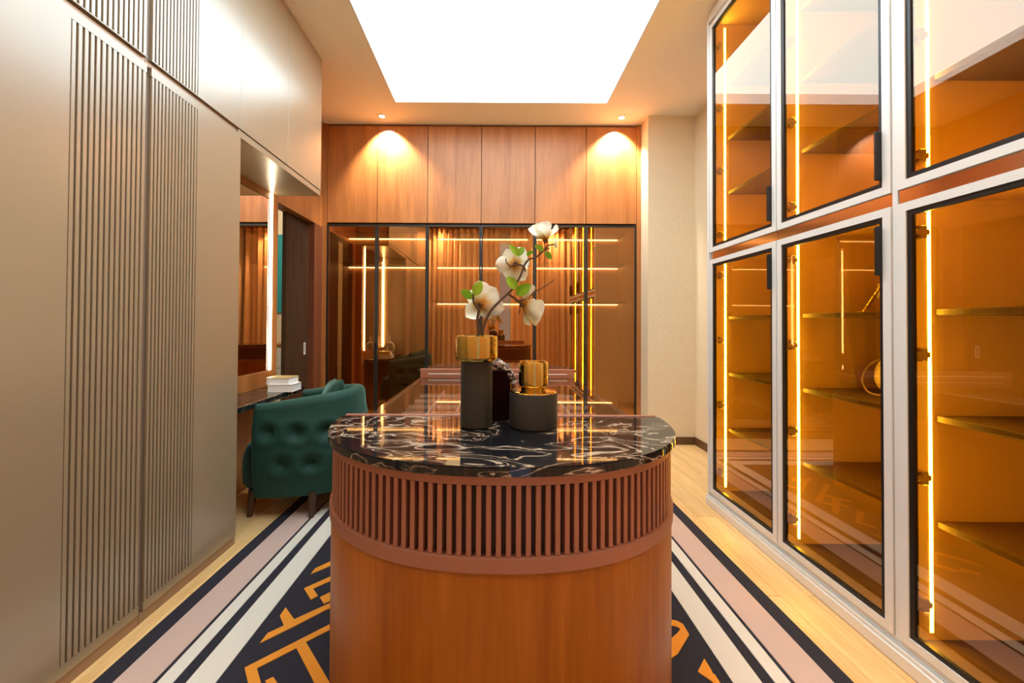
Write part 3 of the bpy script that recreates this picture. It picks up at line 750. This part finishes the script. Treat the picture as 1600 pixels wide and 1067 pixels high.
chain([(bx-0.05, by+0.03, bz+0.155), (bx-0.055, by+0.06, bz+0.11), (bx-0.06, by+0.10, bz+0.05), (bx-0.06, by+0.135, bz+0.008), (bx-0.05, by+0.16, bz+0.008)], 20, 0.006, t)
obj('ring', tube([(bx-0.05, by+0.03+0.012*math.cos(a), bz+0.155+0.012*math.sin(a)) for a in [2*PI*q/16 for q in range(16)]], 0.003, 6, closed=True), 'chain', t)
obj('strap', tube(spline([(bx-0.05, by+0.03, bz+0.155), (bx-0.01, by-0.02, bz+0.165), (bx, by-0.09, bz+0.13)], 6), 0.004, 6), 'taupe', t, smooth=True)
bx, by, bz = 1.74, 1.70, 0.886
t = thing('handbag', 'round cream handbag with a thin looped strap on the lower shelf of the middle cabinet', 'handbag', (bx, by, bz))
bm = bmesh.new(); rr = []
for xx, r in ((-0.045, 0.062), (-0.040, 0.078), (-0.025, 0.090), (0.0, 0.095), (0.025, 0.090), (0.04, 0.078), (0.045, 0.062)):
    rr.append([bm.verts.new((bx+xx, by + r*1.05*math.cos(a), bz+0.094 + r*math.sin(a) * (1 if math.sin(a) > 0 else 0.97))) for a in [2*PI*k/40 for k in range(40)]])
for a, b in zip(rr, rr[1:]):
    for k in range(40): bm.faces.new((a[k], a[(k+1) % 40], b[(k+1) % 40], b[k]))
bm.faces.new(rr[0]); bm.faces.new(rr[-1]); bmesh.ops.recalc_face_normals(bm, faces=bm.faces[:])
obj('body', bm, 'cream_leather', t, smooth=True)
obj('strap', tube(spline([(bx-0.05, by-0.02, bz+0.19), (bx-0.055, by+0.07, bz+0.15), (bx-0.06, by+0.115, bz+0.08), (bx-0.06, by+0.09, bz+0.02), (bx-0.06, by+0.03, bz+0.012), (bx-0.055, by-0.04, bz+0.03)], 8), 0.004, 6), 'taupe', t, smooth=True)
obj('zip', tube([(bx, by + 0.1*math.cos(a), bz+0.094+0.0955*math.sin(a)) for a in [PI*k/20 for k in range(21)]], 0.0025, 5), 'chain', t, smooth=True)
obj('clasp', box(bx-0.062, bx-0.046, by+0.0, by+0.02, bz+0.03, bz+0.06, 0.003), 'chain', t)
bx, by, bz = 1.72, 1.20, 0.886
t = thing('clutch_bag', 'small beaded gold clutch on the shelf of the nearest cabinet at the picture edge', 'clutch', (bx, by, bz))
obj('body', box(bx-0.03, bx+0.03, by-0.12, by+0.05, bz, bz+0.035, 0.010, 2), 'cover_gold', t, smooth=True)
obj('frame', box(bx-0.033, bx+0.033, by-0.121, by+0.051, bz+0.0352, bz+0.041, 0.002), 'chain', t)

# ------------------------------------------------------------------ rug
RC = -0.058; RY0, RY1 = -0.15, 3.80
rug = thing('rug', 'navy rug with blush and ivory border stripes and an orange key pattern', 'rug', (RC, 1.5, 0))
HW = [1.264, 1.192, 1.062, 1.047, 0.995, 0.952, 0.855]
obj('base', box(RC-HW[0], RC+HW[0], RY0, RY1, 0.0005, 0.012, 0.003), 'navy', rug)
def border(h0, h1, mat, name):
    a, b = HW[0]-h0, h0 - h1
    obj(name, ring(RC-h0, RC+h0, RY0+a, RY1-a, b, b, 0.010, 0.0145, 'xy'), mat, rug)
border(HW[1], HW[2], 'pink', 'blush_stripe'); border(HW[3], HW[4], 'ivory', 'ivory_stripe'); border(HW[5], HW[6], 'ivory', 'ivory_stripe')
def fl(zx, zy, ox, oy, sc):      # pixel of the photograph -> point on the floor
    x, y = ox + zx/sc, oy + zy/sc
    return ((x - 773) / (y - 506) * EYE, EYE * FP / (y - 506))
def motif(poly, mirror=None, dy=0.0, name='key_motif'):
    q = [((2*mirror - x) if mirror is not None else x, y + dy) for x, y in poly]
    q = [p for p in q]
    if max(p[1] for p in q) > 3.25: return
    o = obj(name, prism(q, 0.0105, 0.0145, 'xy'), 'orange', rug)
Lz = dict(ox=380, oy=880, sc=5.707)
def LP(pts): return [fl(a, b, **Lz) for a, b in pts]
m1 = LP([(625,115),(665,62),(765,15),(1150,-170),(1150,-120),(765,55)])
m2 = LP([(568,240),(765,150),(1000,40),(1000,85),(765,190),(650,243),(692,305),(630,342)])
m3 = LP([(710,318),(765,290),(900,225),(940,290),(745,375)])
m4 = LP([(182,730),(250,640),(395,570),(358,485),(408,410),(485,515),(765,385),(1100,235),(1120,270),(765,430),(480,580)])
m5 = LP([(52,945),(765,575),(1100,400),(1130,440),(765,625),(590,715),(800,1067),(900,1220),(760,1220),(665,1067),(508,770),(160,950),(205,1100),(90,1100)])
m6 = LP([(235,1060),(305,1025),(380,1130),(300,1160)])
for mm in (m1, m2, m3, m4, m5, m6):
    motif(mm)
    for dy in (0.78, 1.55): motif(mm, None, dy)
    for dy in (0.62, 1.32): motif(mm, RC, dy)
Rz = dict(ox=1050, oy=950, sc=8.0)
motif([fl(a, b, **Rz) for a, b in [(-60,130),(60,155),(135,195),(212,325),(70,565),(-40,640),(-60,420),(65,310),(105,255),(65,230),(-60,200)]])
motif([fl(a, b, **Rz) for a, b in [(398,620),(490,770),(500,800),(530,820),(620,960),(560,960),(460,880),(318,785)]])

# ------------------------------------------------------------------ island
IX, A_, B_ = 0.021, 0.515, 0.462
IY0, IY1, IH = 1.296, 2.62, 0.90
def half(off, ax=0, n=2.25, seg=64, near=True):
    """half super-ellipse outline from right to left, near end (towards the viewer) or far end"""
    pts = []
    for k in range(seg + 1):
        a = PI * k / seg; c, s = math.cos(a), math.sin(a)
        x = (A_ - off) * math.copysign(abs(c) ** (2/n), c); y = (B_ - off) * abs(s) ** (2/n)
        pts.append((IX + x, (IY0 - y) if near else (IY1 + y)))
    return pts
def stadium(off, seg=64):
    return half(off, seg=seg) + half(off, seg=seg, near=False)[::-1]
isl = thing('island', 'walnut and copper wardrobe island with rounded ends and black marble tops', 'island', (IX, 1.95, 0))
obj('plinth', prism(stadium(0.04), 0.0147, 0.06, 'xy'), 'slot', isl)
obj('body', prism(stadium(0.010), 0.06, 0.676, 'xy'), 'island_wood', isl, smooth=True)
def band(off0, off1, z0, z1, near=True):
    o, i_ = half(off0, near=near), half(off1, near=near)
    return prism(o + i_[::-1], z0, z1, 'xy')
for nr in (True, False):
    obj('rail', band(0.006, 0.05, 0.674, 0.705, nr), 'copper', isl, smooth=True, label='copper lower rail')
    obj('rail', band(0.012, 0.05, 0.857, 0.8775, nr), 'copper', isl, smooth=True, label='copper upper rail')
    obj('slot_backing', prism(half(0.030, near=nr), 0.7052, 0.8568, 'xy'), 'slot', isl, smooth=True)
    top = prism(half(0.0, near=nr, seg=96), IH-0.022, IH, 'xy')
    es = [e for e in top.edges if abs(e.verts[0].co.z - e.verts[1].co.z) < 1e-6]
    bmesh.ops.bevel(top, geom=es, offset=0.003, segments=2, affect='EDGES')
    obj('marble_top', top, 'marble', isl, smooth=True)
    y = IY0 if nr else IY1; sg = 1 if nr else -1
    obj('step_trim', box(IX-A_+0.008, IX+A_-0.008, y+sg*0.001, y+sg*0.014, 0.845, IH+0.003, 0.002), 'copper', isl)
    if not nr: obj('step_line', box(IX-A_+0.06, IX+A_-0.06, y-0.0165, y-0.0142, 0.868, 0.874), 'alu', isl)
# slats of the near grille
P = half(0.012, seg=600); L = [0]
for a, b in zip(P, P[1:]): L.append(L[-1] + math.hypot(b[0]-a[0], b[1]-a[1]))
NS = int(round(L[-1] / 0.0213))
sm = mesh_of('slat', box(-0.0055, 0.0055, 0.0, 0.018, 0.7052, 0.8568, 0.001), M['copper'])
for k in range(NS):
    s = L[-1] * (k + 0.5) / NS; i = next(q for q in range(1, len(L)) if L[q] >= s)
    f = (s - L[i-1]) / (L[i] - L[i-1]); x = P[i-1][0] + f*(P[i][0]-P[i-1][0]); y = P[i-1][1] + f*(P[i][1]-P[i-1][1])
    tx, ty = P[i][0]-P[i-1][0], P[i][1]-P[i-1][1]
    inst('slat', sm, isl, (x, y, 0), math.atan2(ty, tx) + PI)
# glazed display middle
gy0, gy1 = IY0+0.0145, IY1-0.0145
obj('case_side', box(IX-A_+0.010, IX-A_+0.030, gy0, gy1, 0.6765, 0.842), 'slot', isl)
obj('case_side', box(IX+A_-0.030, IX+A_-0.010, gy0, gy1, 0.6765, 0.842), 'slot', isl)
obj('glass_top', box(IX-A_+0.012, IX+A_-0.012, gy0, gy1, 0.8425, 0.8505), 'clear', isl)
obj('tray', box(IX-A_+0.031, IX+A_-0.031, gy0, gy1, 0.70, 0.745), 'leather_tray', isl)
nd = 7
for k in range(1, nd):
    x = IX - A_ + 0.03 + (2*A_-0.06) * k / nd
    obj('divider', box(x-0.002, x+0.002, gy0+0.001, gy1-0.001, 0.7455, 0.766), 'divider', isl)
cm = mesh_of('divider', box(-0.062, 0.062, -0.002, 0.002, 0.7455, 0.764), M['divider'])
for k in range(nd):
    for q in range(1, 8):
        inst('divider', cm, isl, (IX - A_ + 0.03 + (2*A_-0.06) * (k+0.5) / nd, gy0 + (gy1-gy0) * q / 8, 0))
for sg in (-1, 1):
    for k in range(3):
        y0 = IY0 + 0.02 + k*0.432
        d = obj('drawer', box(IX+sg*(A_-0.010), IX+sg*(A_-0.002), y0, y0+0.42, 0.38, 0.66, 0.002), 'island_wood', isl)
        obj('knob', tube([(IX+sg*(A_-0.002), y0+0.21, 0.6), (IX+sg*(A_+0.018), y0+0.21, 0.6)], [0.006, 0.010], 10), 'gold', d, smooth=True)

# ------------------------------------------------------------------ vases
TX, TY = -0.0526, 1.168
t = thing('vase', 'tall charcoal vase with a wide polished gold collar, holding magnolias', 'vase', (TX, TY, IH+0.0005))
z0 = IH + 0.0005
obj('body', lathe([(0, z0), (0.043, z0), (0.0465, z0+0.004), (0.0465, z0+0.185), (0.044, z0+0.192), (0, z0+0.192)], 64, TX, TY), 'vase', t, smooth=True)
obj('collar', lathe([(0.040, z0+0.1925), (0.056, z0+0.1925), (0.0605, z0+0.197), (0.0625, z0+0.205), (0.0625, z0+0.258), (0.061, z0+0.264), (0.057, z0+0.265), (0.0545, z0+0.262), (0.0535, z0+0.205), (0.040, z0+0.200)], 64, TX, TY, closed=True), 'gold', t, smooth=True)
VX, VY = 0.115, 1.172
t = thing('vase', 'short charcoal vase with a narrow polished gold neck', 'vase', (VX, VY, z0))
obj('body', lathe([(0, z0), (0.066, z0), (0.070, z0+0.004), (0.070, z0+0.098), (0.068, z0+0.101), (0, z0+0.101)], 64, VX, VY), 'vase', t, smooth=True)
obj('shoulder', lathe([(0.030, z0+0.1012), (0.0675, z0+0.1012), (0.066, z0+0.1045), (0.040, z0+0.108), (0.030, z0+0.108)], 64, VX, VY, closed=True), 'gold', t, smooth=True)
obj('neck', lathe([(0.029, z0+0.1082), (0.036, z0+0.1082), (0.037, z0+0.116), (0.0425, z0+0.120), (0.0435, z0+0.124), (0.0435, z0+0.185), (0.041, z0+0.190), (0.0375, z0+0.189), (0.036, z0+0.184), (0.036, z0+0.125), (0.029, z0+0.116)], 64, VX, VY, closed=True), 'gold', t, smooth=True)

# ------------------------------------------------------------------ handbag with a scarf-wrapped handle behind the vases
HB = thing('handbag', 'maroon velvet handbag with a snake print scarf on its handle, behind the two vases', 'handbag', (-0.012, 1.258, z0), None, math.radians(14))
obj('body', prism([(-0.062, 0), (0.062, 0), (0.056, 0.146), (-0.056, 0.146)], -0.022, 0.022, 'xz'), 'maroon', HB, local=True)
obj('side_gusset', box(0.0575, 0.064, -0.021, 0.021, 0.0, 0.135, 0.002), 'mustard', HB, local=True)
obj('lid', box(-0.060, 0.060, -0.025, 0.025, 0.1465, 0.154, 0.003), 'maroon', HB, local=True)
hp = spline([(-0.062, 0.0, 0.155), (-0.055, -0.002, 0.175), (-0.02, -0.004, 0.186), (0.012, -0.006, 0.180), (0.040, -0.008, 0.160), (0.062, -0.010, 0.132), (0.070, -0.010, 0.112)], 6)
obj('scarf', tube(hp, [0.0145 + 0.001*math.sin(k*0.7) for k in range(len(hp))], 12), 'scarf', HB, local=True, smooth=True)
obj('handle_end', lathe([(0, 0.088), (0.007, 0.09), (0.008, 0.105), (0.006, 0.112), (0, 0.112)], 12, 0.073, -0.010), 'copper', HB, local=True)

# ------------------------------------------------------------------ magnolia branches
def px(x, y, dep=1.168):          # position of a photographed point at a given distance
    return Vector(((x - 773) * dep / FP, dep, EYE + (506 - y) * dep / FP))
def petal_mesh(L_, W_, cup, curl):
    bm = bmesh.new(); NU_, NV_ = 12, 8; G = []
    for i in range(NU_ + 1):
        u = i / NU_
        wd = W_ * max(0.10, min(1.0, (0.22 + 1.15 * u) ** 0.9)) * max(0.04, math.sqrt(max(0, 1 - max(0, (u - 0.52) / 0.48) ** 2.3)))
        rowv = []
        for j in range(NV_ + 1):
            v = 2 * j / NV_ - 1
            y = L_ * u; z = curl * L_ * u * u + cup * wd * v * v + 0.02 * L_ * math.sin(5 * u + 3 * v)
            rowv.append(bm.verts.new((v * wd / 2 * (1 - 0.15 * v * v * u), y, z)))
        G.append(rowv)
    for i in range(NU_):
        for j in range(NV_): bm.faces.new((G[i][j], G[i+1][j], G[i+1][j+1], G[i][j+1]))
    r = bmesh.ops.solidify(bm, geom=bm.faces[:], thickness=0.0009)
    return mesh_of('petal', bm, M['petal'], True)
PET = [petal_mesh(0.066, 0.064, 0.26, 0.06), petal_mesh(0.060, 0.056, 0.30, 0.20), petal_mesh(0.068, 0.066, 0.2, -0.10)]
def flower(parent, loc, axis, roll, spec, sc=1.0):
    """spec: list of (azimuth, opening angle from the axis, petal kind)"""
    axis = Vector(axis).normalized(); loc = Vector(loc)
    q = axis.to_track_quat('Z', 'Y')
    c = obj('flower', lathe([(0, -0.006), (0.006, -0.004), (0.0075, 0.002), (0.005, 0.010), (0.002, 0.018), (0, 0.020)], 12), 'twig', None, local=True, smooth=True)
    c.parent = parent; c.location = loc - parent.location; c.rotation_euler = q.to_euler()
    for az, op, k in spec:
        o = bpy.data.objects.new('petal', PET[k]); COL.objects.link(o); o.parent = c
        R = Matrix.Rotation(math.radians(az + roll), 4, 'Z') @ Matrix.Rotation(math.radians(90 - op), 4, 'X')
        o.matrix_local = R @ Matrix.Scale(sc, 4)
    return c
def leaf_mesh(L_, W_):
    bm = bmesh.new(); G = []
    for i in range(11):
        u = i / 10; wd = max(0.0015, W_ * math.sin(PI * u ** 0.9) ** 0.7)
        G.append([bm.verts.new((v * wd / 2, L_ * u, 0.10 * abs(v) * wd - 0.18 * L_ * u * u)) for v in (-1, -0.5, 0, 0.5, 1)])
    for a, b in zip(G, G[1:]):
        for j in range(4): bm.faces.new((a[j], b[j], b[j+1], a[j+1]))
    bmesh.ops.solidify(bm, geom=bm.faces[:], thickness=0.0007)
    return mesh_of('leaf', bm, M['leaf'], True)
LEAF = [leaf_mesh(0.046, 0.030), leaf_mesh(0.038, 0.020)]
def leaf(parent, base, tip, kind, face=(0.1, -1, 0.35), sc=None):
    base, tip = Vector(base), Vector(tip); y = (tip - base); ln = y.length; y.normalize()
    z = Vector(face); z = (z - y * z.dot(y)).normalized(); x = y.cross(z)
    R = Matrix((x, y, z)).transposed().to_4x4()
    o = bpy.data.objects.new('leaf', LEAF[kind]); COL.objects.link(o); o.parent = parent
    s = ln / (0.046 if kind == 0 else 0.038)
    o.matrix_local = Matrix.Translation(base - parent.location) @ R @ Matrix.Scale(s, 4)
FULL = [(0, 36, 1), (120, 40, 1), (240, 34, 1), (25, 60, 0), (90, 78, 0), (150, 58, 0), (212, 80, 0), (275, 62, 0), (335, 76, 0)]
b1 = thing('magnolia_branch', 'short magnolia branch with one bloom standing left in the gold-collared vase', 'flower', px(746, 540))
r0 = [px(745, 600), px(745, 545), px(748, 520), px(746, 500), px(748, 486), px(746, 477)]
obj('stem', tube(spline(r0, 4), 0.0042, 8), 'twig', b1, smooth=True)
obj('twig', tube(spline([px(747, 482, 1.165), px(741, 474, 1.163), px(739, 464, 1.162), px(741, 455, 1.162)], 4), [0.0034]*12 + [0.002], 7), 'twig', b1, smooth=True)
flower(b1, px(750, 476, 1.172), (0.25, 0.85, 0.25), 20, FULL, 1.08)
leaf(b1, px(737, 467, 1.155), px(721, 452, 1.150), 0); leaf(b1, px(741, 462, 1.158), px(751, 439, 1.150), 0)
b2 = thing('magnolia_branch', 'long magnolia branch with three blooms leaning right in the gold-collared vase', 'flower', px(752, 540))
r0 = [px(752, 600), px(752, 545), px(754, 520), px(759, 501), px(768, 484), px(783, 468), px(798, 454), px(806, 444), px(814, 428), px(819, 414), px(826, 405), px(838, 401), px(848, 392), px(858, 387)]
sp = spline(r0, 4)
obj('stem', tube(sp, [0.0044 - 0.0022 * k / len(sp) for k in range(len(sp))], 8), 'twig', b2, smooth=True)
obj('twig', tube(spline([px(794, 459), px(804, 466), px(812, 472), px(818, 474)], 4), 0.0034, 7), 'twig', b2, smooth=True)
obj('twig', tube(spline([px(808, 471), px(822, 466), px(838, 454), px(850, 448), px(866, 436)], 4), [0.0028 - 0.0001*k for k in range(17)], 7), 'twig', b2, smooth=True)
obj('twig', tube(spline([px(820, 424), px(818, 416), px(808, 413), px(796, 417)], 4), 0.0026, 7), 'twig', b2, smooth=True)
obj('twig', tube(spline([px(797, 415), px(791, 410), px(790, 403)], 4), 0.0018, 6), 'twig', b2, smooth=True)
obj('twig', tube(spline([px(812, 474), px(812, 484), px(811, 490)], 4), 0.0020, 6), 'twig', b2, smooth=True)
obj('twig', tube(spline([px(850, 391), px(856, 383), px(866, 381)], 4), 0.0024, 6), 'twig', b2, smooth=True)
flower(b2, px(805, 412, 1.175), (-0.10, 0.95, 0.12), 55, FULL, 0.92)
flower(b2, px(852, 376, 1.168), (-0.12, 0.20, 1.0), 15, [(0, 26, 1), (120, 30, 1), (240, 24, 1), (60, 54, 0), (120, 50, 0), (180, 52, 0), (240, 56, 0), (300, 56, 0)], 0.95)
flower(b2, px(815, 476, 1.168), (0.85, 0.25, -0.22), 40, [(0, 30, 1), (120, 34, 1), (240, 32, 1), (60, 58, 0), (120, 50, 0), (180, 62, 0), (235, 54, 0), (300, 84, 0)], 1.12)
leaf(b2, px(811, 400, 1.160), px(797, 381, 1.150), 1); leaf(b2, px(808, 400, 1.160), px(818, 384, 1.168), 1)
leaf(b2, px(807, 452, 1.160), px(793, 431, 1.150), 0); leaf(b2, px(807, 461, 1.160), px(828, 443, 1.148), 0)
leaf(b2, px(849, 391, 1.160), px(836, 382, 1.150), 0); leaf(b2, px(851, 393, 1.160), px(862, 403, 1.150), 0)
leaf(b2, px(822, 398, 1.165), px(833, 391, 1.160), 1)
obj('bud', lathe([(0, -0.010), (0.004, -0.006), (0.005, 0.0), (0.003, 0.010), (0, 0.016)], 10, *px(868, 382)[:2]), 'petal', b2, smooth=True).location.z += px(868, 382).z

# ------------------------------------------------------------------ curtains at the rear window
def curtain(x0, x1, ph, label):
    bm = bmesh.new(); n = int((x1 - x0) / 0.008); top, bot = [], []
    for sgn in (0, 1):
        for k in range(n + 1):
            x = x0 + (x1 - x0) * k / n
            y = REAR + 0.15 + 0.072 * math.sin(2*PI*x/0.125 + ph + 1.3*math.sin(x*5.1)) + 0.035 * math.sin(2*PI*x/0.41 + ph*2) - sgn * 0.003
            y2 = REAR + 0.15 + 0.078 * math.sin(2*PI*x/0.128 + ph + 0.3 + 1.3*math.sin(x*5.0)) + 0.035 * math.sin(2*PI*x/0.40 + ph*2) - sgn * 0.003
            top.append(bm.verts.new((x, y, CEIL - 0.06))); bot.append(bm.verts.new((x, y2, 0.015)))
    N = n + 1
    for k in range(n):
        bm.faces.new((top[k], top[k+1], bot[k+1], bot[k])); bm.faces.new((top[N+k], bot[N+k], bot[N+k+1], top[N+k+1]))
    bmesh.ops.recalc_face_normals(bm, faces=bm.faces[:])
    return tag(obj('curtain', bm, 'curtain', smooth=True), label, 'curtain', 'curtains at the rear window')
curtain(-1.80, 0.10, 0.0, 'golden curtain panel left of the window, seen only as a reflection in the wardrobe glass')
curtain(0.34, 1.95, 1.1, 'golden curtain panel right of the window, seen only as a reflection in the wardrobe glass')
